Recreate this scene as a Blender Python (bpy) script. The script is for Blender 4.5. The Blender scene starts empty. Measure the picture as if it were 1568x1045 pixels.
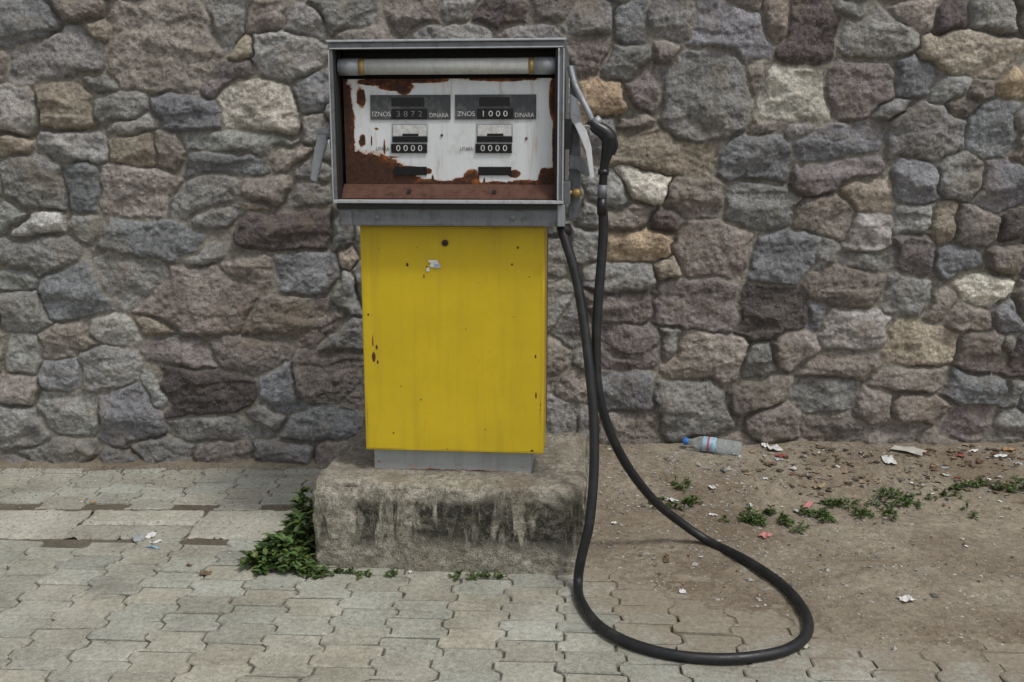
import bpy, bmesh, math, random
import numpy as np
from mathutils import Vector, Matrix, noise as mn
random.seed(7); rng=np.random.default_rng(7)
S=bpy.context.scene
S.view_settings.view_transform='Standard'; S.view_settings.look='None'; S.view_settings.exposure=0
# ------------------------------------------------------------ camera
F=1524.0; PITCH=math.radians(10.9); H=1.33
cp,sp=math.cos(PITCH),math.sin(PITCH)
cd=bpy.data.cameras.new("camera"); cam=bpy.data.objects.new("camera",cd); S.collection.objects.link(cam)
cam.location=(0,0,H); cam.rotation_euler=(math.radians(90)-PITCH,0,0)
cd.sensor_width=36; cd.lens=35; cd.clip_start=.05; cd.clip_end=500
S.camera=cam
# survey helpers: measured bearings -> metric points on a known real plane
def W(u,v,Y):
    a=(u-784)/F; b=-(v-522.5)/F; t=Y/(cp+sp*b)
    return Vector((t*a,Y,H+t*(-sp+b*cp)))
def G(u,v,z=0.0):
    a=(u-784)/F; b=-(v-522.5)/F; t=(H-z)/(sp-b*cp)
    return Vector((t*a,t*(cp+sp*b),z))
def lin(c):
    return [((x/255)/12.92 if x/255<=.04045 else ((x/255+.055)/1.055)**2.4) for x in c]
# ------------------------------------------------------------ numpy noise
def _h(ix,iy,s):
    n=(ix.astype(np.int64)*374761393+iy.astype(np.int64)*668265263+s*974634777)&0xffffffff
    n=((n^(n>>13))*1274126177)&0xffffffff
    return ((n^(n>>16))&0xffff)/65535.0
def vn(x,y,s=0):
    ix=np.floor(x);iy=np.floor(y);fx=x-ix;fy=y-iy
    fx=fx*fx*fx*(fx*(fx*6-15)+10);fy=fy*fy*fy*(fy*(fy*6-15)+10)
    a=_h(ix,iy,s);b=_h(ix+1,iy,s);c=_h(ix,iy+1,s);d=_h(ix+1,iy+1,s)
    return (a*(1-fx)+b*fx)*(1-fy)+(c*(1-fx)+d*fx)*fy-.5
def fbm(x,y,s=0,o=4,g=.5):
    r=0;a=1
    for k in range(o):
        r=r+a*vn(x*2**k+k*17.3,y*2**k-k*9.1,s+k*31); a*=g
    return r
def sstep(x,a,b):
    t=np.clip((x-a)/(b-a),0,1); return t*t*(3-2*t)
def link(o,parent=None):
    S.collection.objects.link(o)
    if parent is not None: o.parent=parent
    return o
def grid_mesh(name,X,Y,Z,mat,attrs=None,cols=None,parent=None,smooth=True):
    ny,nx=X.shape
    me=bpy.data.meshes.new(name)
    co=np.stack([X,Y,Z],-1).reshape(-1,3).astype(np.float32)
    me.vertices.add(nx*ny); me.vertices.foreach_set("co",co.ravel())
    idx=np.arange(nx*ny).reshape(ny,nx)
    q=np.stack([idx[:-1,:-1],idx[:-1,1:],idx[1:,1:],idx[1:,:-1]],-1).reshape(-1,4)
    n=len(q)
    me.loops.add(n*4); me.loops.foreach_set("vertex_index",q.ravel().astype(np.int32))
    me.polygons.add(n); me.polygons.foreach_set("loop_start",(np.arange(n)*4).astype(np.int32))
    me.polygons.foreach_set("use_smooth",np.full(n,smooth))
    me.update(calc_edges=True)
    for k,vv in (attrs or {}).items():
        at=me.attributes.new(k,'FLOAT','POINT'); at.data.foreach_set("value",vv.ravel().astype(np.float32))
    for k,vv in (cols or {}).items():
        at=me.attributes.new(k,'FLOAT_COLOR','POINT')
        c4=np.concatenate([vv.reshape(-1,3),np.ones((nx*ny,1))],1).astype(np.float32)
        at.data.foreach_set("color",c4.ravel())
    me.materials.append(mat)
    return link(bpy.data.objects.new(name,me),parent)
def poly_mesh(name,verts,faces,mat,col=None,attrs=None,parent=None,smooth=False):
    me=bpy.data.meshes.new(name); me.from_pydata([tuple(v) for v in verts],[],faces); me.update()
    if col is not None:
        at=me.attributes.new("col",'FLOAT_COLOR','POINT')
        c=np.array(col,dtype=np.float32); c=np.concatenate([c,np.ones((len(c),1),np.float32)],1)
        at.data.foreach_set("color",c.ravel())
    for k,vv in (attrs or {}).items():
        at=me.attributes.new(k,'FLOAT','POINT'); at.data.foreach_set("value",np.array(vv,dtype=np.float32))
    if smooth: me.polygons.foreach_set("use_smooth",[True]*len(me.polygons))
    me.materials.append(mat)
    return link(bpy.data.objects.new(name,me),parent)
# ------------------------------------------------------------ material helper
class M:
    def __init__(s,name):
        s.m=bpy.data.materials.new(name); s.m.use_nodes=True; s.nt=s.m.node_tree
        s.b=s.nt.nodes["Principled BSDF"]; s.N=s.nt.nodes; s.L=s.nt.links
        s.tc=s.N.new("ShaderNodeTexCoord").outputs["Object"]
    def put(s,sock,v):
        if isinstance(v,bpy.types.NodeSocket): s.L.new(v,sock)
        elif isinstance(v,(list,tuple)) and len(v)==3 and sock.type=='RGBA': sock.default_value=(*v,1)
        else: sock.default_value=v
    def noise(s,scale,detail=5,rough=.6,vec=None,sc=None,dist=0,color=False):
        v=vec or s.tc
        if sc is not None:
            mp=s.N.new("ShaderNodeMapping"); s.L.new(v,mp.inputs[0]); mp.inputs["Scale"].default_value=sc; v=mp.outputs[0]
        n=s.N.new("ShaderNodeTexNoise"); s.L.new(v,n.inputs["Vector"])
        n.inputs["Scale"].default_value=scale;n.inputs["Detail"].default_value=min(detail,4);n.inputs["Roughness"].default_value=rough
        n.inputs["Distortion"].default_value=dist
        return n.outputs["Color" if color else "Fac"]
    def attr(s,name,out="Fac"):
        n=s.N.new("ShaderNodeAttribute"); n.attribute_name=name; return n.outputs[out]
    def math(s,op,a,b=0.0,c=0.0):
        n=s.N.new("ShaderNodeMath"); n.operation=op; s.put(n.inputs[0],a); s.put(n.inputs[1],b); s.put(n.inputs[2],c); return n.outputs[0]
    def rng(s,v,a,b,c=0.0,d=1.0):
        n=s.N.new("ShaderNodeMapRange"); s.put(n.inputs[0],v)
        for i,x in enumerate((a,b,c,d)): n.inputs[i+1].default_value=x
        return n.outputs[0]
    def mix(s,f,a,b,mode='MIX'):
        n=s.N.new("ShaderNodeMix"); n.data_type='RGBA'; n.blend_type=mode
        s.put(n.inputs[0],f); s.put(n.inputs[6],a); s.put(n.inputs[7],b); return n.outputs[2]
    def bump(s,h,strength=.5,dist=.003,prev=None):
        n=s.N.new("ShaderNodeBump"); s.L.new(h,n.inputs["Height"]); n.inputs["Strength"].default_value=strength; n.inputs["Distance"].default_value=dist
        if prev is not None: s.L.new(prev,n.inputs["Normal"])
        s.L.new(n.outputs[0],s.b.inputs["Normal"]); return n.outputs[0]
    def done(s,color=None,rough=None,metal=None,**k):
        if color is not None: s.put(s.b.inputs["Base Color"],color)
        if rough is not None: s.put(s.b.inputs["Roughness"],rough)
        if metal is not None: s.put(s.b.inputs["Metallic"],metal)
        for kk,v in k.items(): s.put(s.b.inputs[kk.replace('_',' ')],v)
        return s.m
# ---- materials
def m_wall():
    m=M("stone_masonry"); col=m.attr("col","Color"); mo=m.attr("mort")
    n1=m.noise(7,4,.70,dist=.3); n2=m.noise(50,4,.80); n3=m.noise(210,3,.7)
    c=m.mix(1.0,col,m.mix(m.rng(n1,.32,.68),(.68,.66,.64),(1.28,1.28,1.27)),'MULTIPLY')
    c=m.mix(1.0,c,m.mix(m.rng(n2,.34,.66),(.56,.56,.57),(1.42,1.41,1.39)),'MULTIPLY')
    sp_=m.rng(n3,.59,.68); c=m.mix(m.math('MULTIPLY',sp_,.5),c,(.58,.57,.54))
    dk=m.rng(n3,.41,.32); c=m.mix(m.math('MULTIPLY',dk,.7),c,(.03,.03,.032))
    st=m.rng(m.noise(3.2,4,.78,dist=.8),.53,.66); c=m.mix(m.math('MULTIPLY',st,.38),c,(.27,.215,.145))
    mc=m.mix(m.rng(n2,.3,.7),(.19,.175,.145),(.44,.41,.345))
    mc=m.mix(m.rng(n1,.50,.66,0,.7),mc,(.10,.092,.08))
    c=m.mix(mo,c,mc)
    m.bump(m.math('ADD',n2,m.math('MULTIPLY',n3,.35)),1.0,.013)
    return m.done(c,.95)
def m_dirt():
    m=M("dirt_ground"); n1=m.noise(2.2,4,.65); n2=m.noise(40,4,.78); n3=m.noise(240,3,.7); j=m.attr("joint")
    c=m.mix(m.rng(n1,.38,.62),(.215,.170,.118),(.35,.305,.232))
    c=m.mix(1.0,c,m.mix(m.rng(n2,.3,.7),(.60,.59,.57),(1.3,1.3,1.3)),'MULTIPLY')
    c=m.mix(m.math('MULTIPLY',m.rng(n3,.6,.68),.55),c,(.55,.52,.45))
    c=m.mix(m.math('MULTIPLY',m.rng(n3,.40,.33),.6),c,(.05,.042,.032))
    c=m.mix(m.math('MULTIPLY',j,.68),c,(.085,.075,.056))
    m.bump(m.math('ADD',n2,m.math('MULTIPLY',n3,.4)),.9,.012)
    return m.done(c,.97)
def m_paver():
    m=M("concrete_paver"); col=m.attr("col","Color"); du=m.attr("dust")
    n1=m.noise(3,4,.72); n2=m.noise(60,4,.8); n3=m.noise(280,3,.7)
    c=m.mix(1.0,col,m.mix(m.rng(n1,.32,.68),(.74,.73,.69),(1.16,1.16,1.15)),'MULTIPLY')
    c=m.mix(1.0,c,m.mix(m.rng(n2,.32,.68),(.64,.64,.62),(1.27,1.27,1.27)),'MULTIPLY')
    c=m.mix(m.math('MULTIPLY',m.rng(n3,.58,.67),.5),c,(.66,.65,.60))
    c=m.mix(m.math('MULTIPLY',m.rng(n3,.42,.35),.6),c,(.07,.067,.056))
    st=m.rng(m.noise(4.5,4,.82,dist=.4),.57,.72); c=m.mix(m.math('MULTIPLY',st,.5),c,(.15,.13,.095))
    d=m.math('ADD',du,m.math('MULTIPLY',m.math('SUBTRACT',m.noise(7,4,.75),.5),1.6))
    c=m.mix(m.rng(d,.35,.8,0,.88),c,m.mix(m.rng(n2,.3,.7),(.20,.162,.115),(.36,.312,.238)))
    m.bump(m.math('ADD',n2,m.math('MULTIPLY',n3,.5)),.9,.006)
    return m.done(c,.93)
def m_concrete():
    m=M("weathered_concrete"); n1=m.noise(5,4,.75); n2=m.noise(48,4,.82); n3=m.noise(200,3,.7)
    g=m.N.new("ShaderNodeNewGeometry"); sx=m.N.new("ShaderNodeSeparateXYZ"); m.L.new(g.outputs["Normal"],sx.inputs[0])
    sp2=m.N.new("ShaderNodeSeparateXYZ"); m.L.new(m.tc,sp2.inputs[0])
    c=m.mix(m.rng(n1,.35,.65),(.31,.285,.225),(.52,.49,.41))
    c=m.mix(1.0,c,m.mix(m.rng(n2,.34,.66),(.45,.44,.42),(1.35,1.34,1.32)),'MULTIPLY')
    c=m.mix(m.math('MULTIPLY',m.rng(n3,.58,.66),.6),c,(.68,.65,.57))
    c=m.mix(m.math('MULTIPLY',m.rng(n3,.42,.34),.6),c,(.04,.036,.028))
    stn=m.noise(1,4,.75,sc=(11,11,2.2),dist=.5)
    vert=m.rng(m.math('ABSOLUTE',sx.outputs[2]),.75,.4)
    wob=m.math('MULTIPLY',m.math('SUBTRACT',n1,.5),.12)
    zz=m.math('ADD',sp2.outputs[2],wob)
    band=m.math('MULTIPLY',m.rng(zz,.10,.16),m.rng(zz,.30,.27))
    s_=m.math('MULTIPLY',m.math('MULTIPLY',m.rng(stn,.43,.52),vert),m.math('MULTIPLY',m.rng(n2,.30,.52),band))
    c=m.mix(m.math('MULTIPLY',s_,.95),c,(.02,.02,.013))
    c=m.mix(m.math('MULTIPLY',m.math('MULTIPLY',m.rng(m.noise(9,4,.75),.50,.62),vert),.45),c,(.13,.125,.075))
    top=m.rng(sx.outputs[2],.6,.9); c=m.mix(m.math('MULTIPLY',m.math('MULTIPLY',top,m.rng(m.noise(7,4,.75),.45,.62)),.65),c,(.24,.19,.135))
    m.bump(m.math('ADD',n2,m.math('MULTIPLY',n3,.4)),1,.018)
    return m.done(c,.95)
def m_rusty(name,base,scale=30,rough=.4,metal=0,chip=.45,dirt=.25,k=.9,streak=0):
    m=M(name); r=m.attr("rust"); n=m.noise(scale,4,.75,dist=.3); n2=m.noise(120,4,.7)
    v=m.math('ADD',r,m.math('MULTIPLY',m.math('SUBTRACT',n,.5),k))
    f=m.rng(v,chip-.03,chip+.02); halo=m.rng(v,chip-.25,chip)
    c=m.mix(m.rng(m.noise(3,4,.7),.35,.7,0,dirt),base,[x*.55 for x in base])
    st=m.noise(1,4,.7,sc=(22,22,1.6)); c=m.mix(m.rng(st,.50,.70,0,dirt),c,[x*.5+.02 for x in base])
    c=m.mix(m.math('MULTIPLY',m.rng(m.noise(90,4,.7),.56,.68),dirt),c,[x*.6+.03 for x in base])
    if streak>0:
        s2=m.rng(m.noise(1,4,.75,sc=(34,34,3.2),dist=.2),.56,.72)
        c=m.mix(m.math('MULTIPLY',s2,streak),c,(.34,.19,.09))
        c=m.mix(m.math('MULTIPLY',m.rng(m.noise(9,4,.75),.55,.72),streak),c,(.36,.30,.24))
    c=m.mix(m.math('MULTIPLY',halo,.6),c,(.48,.20,.055))
    rc=m.mix(m.rng(n2,.35,.65),(.022,.010,.006),(.12,.040,.016))
    rc=m.mix(m.rng(m.noise(14,4,.7),.50,.62,0,.9),rc,(.38,.12,.022))
    rc=m.mix(m.rng(v,chip+.15,chip+.5),rc,m.mix(m.rng(n2,.3,.7),(.018,.010,.007),(.085,.032,.015)))
    c=m.mix(f,c,rc)
    m.bump(m.math('ADD',m.math('MULTIPLY',f,-.6),m.math('MULTIPLY',n2,m.math('ADD',.05,m.math('MULTIPLY',f,.6)))),.6,.0015)
    return m.done(c,m.mix(f,(rough,)*3,(.9,.9,.9)),metal)
def m_metal(name,col,metal=.6,rough=.45,dirt=.5,dc=(.07,.055,.04)):
    m=M(name); n=m.noise(25,4,.75); n2=m.noise(1,4,.7,sc=(60,60,9))
    c=m.mix(m.rng(n,.5,.68,0,dirt),col,dc); c=m.mix(m.rng(n2,.5,.7,0,dirt*.6),c,[x*.4 for x in col])
    m.bump(n,.25,.001)
    return m.done(c,m.rng(n,.3,.7,rough-.1,rough+.25),m.rng(n,.5,.68,metal,metal*.3))
def m_plain(name,col,rough=.6,metal=0,var=.3,sc=60):
    m=M(name); n=m.noise(sc,4,.7); c=m.mix(m.rng(n,.3,.7),[x*(1-var) for x in col],[min(1,x*(1+var)) for x in col])
    m.bump(n,.2,.001); return m.done(c,rough,metal)
def m_attr(name,rough=.8,var=.25):
    m=M(name); n=m.noise(80,4,.7); c=m.mix(1.0,m.attr("col","Color"),m.mix(n,(1-var*1.6,)*3,(1+var*1.6,)*3),'MULTIPLY')
    return m.done(c,rough)
MW=m_wall();MD=m_dirt();MP=m_paver();MC=m_concrete()
MYEL=m_rusty("yellow_paint",(.68,.485,.013),scale=110,rough=.36,dirt=.30,k=.5)
MPLATE=m_rusty("enamel_dial_plate",(.76,.79,.80),scale=24,rough=.35,dirt=.22,k=1.15,streak=.45)
MGALV=m_rusty("galvanised_skirt",(.42,.45,.46),scale=30,rough=.5,metal=.2,dirt=.6,streak=.3)
MCHR=m_metal("worn_aluminium",(.60,.62,.64),.6,.35,.45)
MGREY=m_metal("grey_painted_steel",(.17,.18,.19),.25,.5,.6)
MSILV=m_metal("dull_silver",(.34,.36,.38),.4,.45,.5)
MDARK=m_plain("dark_steel",(.022,.021,.021),.6,.1)
MBROWN=m_metal("brown_rusty_steel",(.11,.048,.030),.1,.75,.8,(.05,.022,.014))
MTUBE=m_metal("aged_tube",(.54,.55,.52),.1,.35,.4,(.25,.22,.17))
MBRASS=m_metal("brass",(.42,.30,.12),.7,.45,.3)
MBLK=m_plain("black_window",(.008,.008,.009),.25)
MINK=m_plain("faded_ink",(.58,.58,.56),.6); MINKD=m_plain("dark_ink",(.03,.03,.03),.6)
MRUB=m_metal("black_rubber",(.012,.013,.015),0,.42,.40,(.06,.056,.048))
MPLA=m_plain("black_plastic",(.012,.012,.014),.35)
MWHT=m_metal("silver_lever_paint",(.74,.75,.77),.2,.35,.3)
MLEAF=m_attr("leaf_green",.55); MSCR=m_attr("scrap_paper",.7); MGRV=m_attr("gravel_stone",.95)
# ------------------------------------------------------------ stone wall
WY=4.10
P={'g':(119,119,117),'b':(106,109,115),'n':(120,111,103),'p':(106,98,99),'t':(138,126,108),'c':(168,164,150),'d':(76,67,67),'o':(152,128,94),'l':(142,141,137)}
T="""25 35 95 60 0 b;115 12 75 34 8 n;150 48 40 40 20 t;90 92 140 66 -8 g;238 68 165 130 0 n;375 75 38 34 0 t;345 28 60 60 30 g;435 92 108 74 12 g;402 26 62 46 0 n;465 38 60 40 0 g;525 22 90 44 -10 g;640 22 90 44 -15 n;700 14 60 30 0 g;772 20 100 32 0 d;850 10 90 44 0 n
20 172 60 84 10 l;100 165 90 72 0 t;185 160 86 46 -5 g;215 185 90 26 0 g;290 175 104 52 0 b;395 168 130 78 8 c;478 145 56 56 0 b;350 118 80 30 -25 p;145 125 60 30 0 g;480 195 50 40 0 g
18 230 55 36 0 t;105 225 110 54 -6 g;208 226 74 48 0 t;262 225 44 50 0 n;365 222 170 32 2 g;345 252 135 26 0 b;440 240 60 30 0 n;480 262 56 40 0 g;500 235 30 40 0 g
48 278 100 84 -10 g;122 285 50 68 0 b;210 292 112 74 0 n;318 302 112 46 -8 g;410 290 78 44 0 n;470 302 66 36 0 g;15 330 50 50 0 g;60 350 90 36 -10 l;125 345 60 30 0 g
55 395 118 70 -14 g;225 368 150 62 4 b;435 352 152 60 0 d;335 330 80 28 -10 g;392 312 50 22 0 t;520 360 40 50 0 g;310 398 90 26 0 g
28 425 60 46 0 g;115 452 110 76 -14 b;200 424 110 82 20 g;370 418 76 54 0 n;470 418 108 56 0 b;530 402 36 38 0 t;300 462 170 108 0 n;445 500 150 66 3 n;535 450 40 50 0 g;528 520 70 46 0 g
35 480 80 56 0 g;30 540 66 60 10 g;105 520 90 56 -10 n;175 512 92 42 12 l;240 505 60 40 0 t;275 545 106 42 14 p;375 548 118 66 0 n;510 582 140 84 -6 n;165 572 100 74 8 g;90 582 56 60 0 b;425 520 70 22 0 t;430 600 60 84 -20 b
30 600 66 46 0 n;308 602 150 70 4 d;100 630 108 66 10 g;30 655 78 72 0 g;195 640 96 96 -18 b;245 600 40 52 0 g;400 640 80 36 -8 g;330 655 150 44 0 g;480 652 110 56 0 b;90 692 130 36 5 g;240 690 100 44 0 g;340 695 90 36 0 n;430 695 90 36 0 g;530 695 90 40 0 n;175 705 60 30 0 b;20 705 50 30 0 g
905 30 70 60 0 g;905 85 60 56 0 n;965 35 66 60 -20 b;960 100 60 50 0 g;1020 30 70 50 0 g;1075 148 150 130 -28 g;1130 50 120 84 0 b;1000 140 70 60 30 p;1245 55 84 110 12 d;1190 30 50 60 0 n;1215 148 112 96 -5 c;1165 120 30 60 0 n;1340 52 120 66 0 g;1318 132 110 84 4 p;1490 82 160 56 4 t;1400 118 70 60 0 b;1552 118 34 66 0 o;1400 20 80 36 0 n;1460 28 60 44 0 d;1528 28 80 44 0 g;1300 15 60 30 0 g;1450 135 70 30 0 g;1500 140 50 30 0 n
928 155 84 56 6 o;1022 236 160 72 4 t;1150 246 112 78 0 b;1292 220 148 56 -14 b;1278 268 140 50 0 p;1420 208 116 84 10 g;1530 192 76 84 0 b;1180 188 60 28 0 n;1370 170 70 34 0 g;1480 160 50 40 0 n;930 205 50 50 0 g;970 195 50 26 0 n;1225 200 50 30 0 g
985 285 84 46 14 c;1070 306 92 56 0 n;930 300 60 50 0 g;1165 318 116 64 4 g;1258 334 100 60 -8 n;1326 300 80 44 0 t;1405 282 56 64 0 b;1470 270 70 60 0 g;1535 290 70 80 0 b;1405 340 56 44 0 g;1325 355 62 56 0 l;1440 350 40 60 0 t;1495 355 66 56 0 n;1550 350 34 60 0 d;960 335 80 34 0 n;1020 345 40 30 0 d;905 330 40 40 0 g
975 378 100 50 0 o;1095 388 112 82 0 n;1205 392 100 76 -6 b;900 375 50 50 0 g;955 425 100 44 0 g;1320 405 80 40 0 g;1400 392 60 60 8 p;1470 400 80 44 0 b;1538 398 60 44 0 n;1262 400 30 70 0 g;1025 420 50 30 0 t
950 470 100 44 0 n;1065 466 130 76 2 p;1188 482 120 70 -2 d;1296 440 112 66 0 n;1385 450 84 62 10 g;1440 470 50 60 0 n;1508 440 96 50 18 c;1255 492 40 60 0 b;880 500 50 60 0 g;1480 490 80 40 0 n;1545 480 50 60 0 b
958 540 116 80 -4 p;905 560 40 50 0 g;1085 552 118 76 0 n;1162 555 40 50 0 g;1305 510 112 66 0 l;1408 530 110 66 4 t;1505 535 70 62 0 n;1550 540 34 60 0 g;1225 535 70 56 0 n;1290 565 130 44 4 n;1025 530 30 60 0 g
880 590 50 50 0 n;950 600 96 60 0 b;1060 632 110 80 0 g;1165 605 90 50 0 n;1190 650 80 60 0 n;1270 610 100 50 0 g;1400 585 130 36 4 n;1500 595 110 46 0 b;1555 600 30 50 0 g;1340 625 60 60 0 n;1410 630 100 44 6 n;1490 650 90 50 0 p;1280 660 90 50 0 n;1370 672 80 40 0 n;1545 655 60 50 0 g;960 660 90 46 0 n;1110 690 90 36 0 n;1440 685 60 30 0 n;900 650 50 50 0 g;1220 695 70 30 0 n
600 360 120 70 0 g;700 360 100 60 0 n;800 400 110 70 0 g;600 440 110 70 0 g;720 450 120 70 0 n;830 470 80 60 0 g;600 520 100 70 0 g;710 540 120 80 0 g;820 560 100 70 0 n;620 610 120 70 0 n;740 630 110 70 0 g;850 640 80 60 0 g;640 690 110 50 0 g;780 700 110 50 0 n;600 120 120 80 0 g;720 120 110 80 0 n;830 130 90 70 0 g;610 220 130 80 0 g;740 210 110 70 0 g;840 230 90 80 0 n;620 300 110 60 0 g;760 300 120 60 0 g;560 60 80 50 0 n;690 60 120 40 0 g;820 60 90 40 0 g"""
st=[]
rw=random.Random(3)
for tok in T.replace("\n",";").split(";"):
    q=tok.split()
    if len(q)<6: continue
    u,v,w,h,a=map(float,q[:5]); p=W(u,v,WY-.02); k=p.y/ (cp+sp*(-(v-522.5)/F))/F
    if a==0: a=rw.uniform(-9,9)
    st.append([p.x,p.z,w/2*k,h/2*k,math.radians(-a),q[5]])
PW=4.0
def md(x,z,s):
    dx=x-s[0];dz=z-s[1];c,sn=math.cos(s[4]),math.sin(s[4])
    return (abs((dx*c+dz*sn)/s[2])**PW+abs((-dx*sn+dz*c)/s[3])**PW)**(1/PW)
XR=7.0; ZT=2.75
z=-.1
while z<ZT+.1:
    hh=random.uniform(.13,.22); x=-XR
    while x<XR:
        w=random.uniform(.18,.42)
        cx,cz=x+w/2,z+hh/2+random.uniform(-.03,.03)
        if all(md(cx,cz,s)>1.9 for s in st if abs(s[0]-cx)<.8) and not(abs(cx)<2.12 and .1<cz<1.85):
            st.append([cx,cz,w/2*.95,hh/2*random.uniform(.8,1.05),random.uniform(-.25,.25),random.choice('ggggbbnnnnptlcd')])
        x+=w
    z+=hh
for i in range(3500):
    cx=random.uniform(-2.5,2.5);cz=random.uniform(0,2.05)
    near=[s for s in st if abs(s[0]-cx)<.35 and abs(s[1]-cz)<.28]
    d=min((md(cx,cz,s)-1)*min(s[2],s[3]) for s in near) if near else .05
    if d>.036:
        r=min(d*1.1,.07); st.append([cx,cz,r*random.uniform(1.0,1.5),r*.9,random.uniform(-.5,.5),random.choice('gggnnbgnn')])
xs=np.concatenate([np.arange(-XR,-2.45,.03),np.arange(-2.45,2.45,.0046),np.arange(2.45,XR,.03)])
zs=np.concatenate([np.arange(-.15,2.02,.0046),np.arange(2.02,ZT,.02)])
X,Z=np.meshgrid(xs,zs)
wx=X+.040*fbm(X*5,Z*5,1,3)+.009*fbm(X*30,Z*30,2,3)
wz=Z+.032*fbm(X*5,Z*5,3,3)+.008*fbm(X*30,Z*30,4,3)
d1=np.full(X.shape,9.);d2=np.full(X.shape,9.);id1=np.zeros(X.shape,int)
for i,s in enumerate(st):
    R=max(s[2],s[3])*2.6+.05
    a,b=np.searchsorted(xs,[s[0]-R,s[0]+R]); c,e=np.searchsorted(zs,[s[1]-R,s[1]+R])
    if a>=b or c>=e: continue
    dx=wx[c:e,a:b]-s[0];dz=wz[c:e,a:b]-s[1];co,sn=math.cos(s[4]),math.sin(s[4])
    ax_=np.abs(dx*co+dz*sn)-s[2];az_=np.abs(-dx*sn+dz*co)-s[3]
    cut=(np.abs(dx*co+dz*sn)/s[2]+np.abs(-dx*sn+dz*co)/s[3]-1.62)*min(s[2],s[3])*.75
    m_=np.hypot(np.maximum(ax_,0),np.maximum(az_,0))+np.minimum(np.maximum(ax_,az_),0)
    m_=np.maximum(m_,cut)
    D1=d1[c:e,a:b];D2=d2[c:e,a:b];I=id1[c:e,a:b]
    lt=m_<D1
    D2[:]=np.where(lt,D1,np.minimum(D2,m_)); I[lt]=i; D1[:]=np.where(lt,m_,D1)
sx_=np.array([s[2] for s in st])[id1];sz_=np.array([s[3] for s in st])[id1]
smin=np.minimum(sx_,sz_)
e=np.minimum((d2-d1)*.5,.036-d1)
nz=fbm(X*4,Z*4,9,3)
e=e-.0032-.0075*np.clip(nz+.08,-.3,.6)
n_=len(st)
prot=rng.uniform(.003,.024,n_)
cx=np.array([s[0] for s in st]);cz=np.array([s[1] for s in st])
prof=1-np.exp(-np.clip(e,0,None)/.0050)
DX=X-cx[id1]+.02*fbm(X*12,Z*12,50,3);DZ=Z-cz[id1]+.02*fbm(X*12,Z*12,53,3)
face=np.full(X.shape,1.)
for k in range(5):
    a_=rng.normal(0,.13,n_);b_=rng.normal(.03,.19,n_);c_=rng.uniform(.0,.014,n_)
    face=np.minimum(face,c_[id1]+DX*a_[id1]+DZ*b_[id1])
face=np.clip(face,-.018,.03)
led=vn(X*2+id1*2.3,Z*22+id1*7.7+1.5*fbm(X*6,Z*6,70,2),71)
# mortar: flush in places, raked out in others
h=-.013+.022*fbm(X*5,Z*5,5,4)+prof*(.020+prot[id1]*np.clip(smin/.05,.4,1)+face+.011*fbm(X*20+id1*5.1,Z*20,6,4,.65)+.009*np.clip(led*3,-.5,.5)-.022*fbm(X*5,Z*5,5,4))
h=h+.0030*fbm(X*90,Z*90,8,2)
mort=1-sstep(e,-.001,.003)
cols=np.array([lin(P[s[5]]) for s in st])
lum=cols.mean(1,keepdims=True); cols=lum*np.array([1.01,1.0,.97])*.38+cols*.62
cols=cols*rng.uniform(.80,1.20,(n_,1))*(1+rng.normal(0,.012,(n_,3)))
C=cols[id1]*1.72
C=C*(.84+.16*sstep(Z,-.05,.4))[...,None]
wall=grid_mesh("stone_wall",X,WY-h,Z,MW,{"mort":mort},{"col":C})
def box(name,x0,x1,y0,y1,z0,z1,mat,bev=.003,parent=None,seg=2):
    bm=bmesh.new(); bmesh.ops.create_cube(bm,size=1)
    for v in bm.verts:
        v.co=Vector(((x0+x1)/2+v.co.x*(x1-x0),(y0+y1)/2+v.co.y*(y1-y0),(z0+z1)/2+v.co.z*(z1-z0)))
    if bev>0: bmesh.ops.bevel(bm,geom=bm.edges[:],offset=bev,segments=seg,affect='EDGES',profile=.7)
    me=bpy.data.meshes.new(name); bm.to_mesh(me); bm.free(); me.materials.append(mat)
    return link(bpy.data.objects.new(name,me),parent)
box("wall_core",-XR,XR,WY+.07,WY+.5,-.1,ZT-.01,MC,.01,wall)
# ------------------------------------------------------------ ground
def border(x): return np.interp(x,[.2,.41,.92,1.25,2.5,8],[3.02,2.76,2.54,2.45,2.30,2.2])
def dirt_h(x,y):
    R=sstep(x,.02,.28); s=y-border(x)+.16*fbm(x*3,y*3,40,4)
    hr=-.010+.020*sstep(s,-.14,.28)+.085*sstep(y,3.45,4.12)+.016*fbm(x*4,y*4,41,4)*sstep(s,0,.3)
    hl=-.0085+.035*sstep(y,4.01,4.12)+.004*fbm(x*10,y*10,42,3)
    return hl*(1-R)+hr*R
gx=np.concatenate([-np.geomspace(120,2.6,40)[:-1],np.arange(-2.6,2.6,.008),np.geomspace(2.6,120,40)])
gy=np.concatenate([-np.geomspace(120,.2,30),np.arange(0,1.9,.05),np.arange(1.9,4.2,.008),np.geomspace(4.3,120,25)])
GX,GY=np.meshgrid(gx,gy)
GZ=dirt_h(GX,GY)+.003*fbm(GX*50,GY*50,44,2)
GZ=np.where(GY>4.2,-.03,GZ)
Rj=sstep(GX,.02,.28); jn=1-Rj*sstep(GY-border(GX)+.16*fbm(GX*3,GY*3,40,4),-.12,.06); jn=jn*(1-sstep(GY,3.98,4.05)*.6)
grid_mesh("ground",GX,GY,GZ,MD,{"joint":jn})
def gz_at(x,y): return float(dirt_h(np.array([x]),np.array([y]))[0])
th=math.radians(-3)
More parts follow.
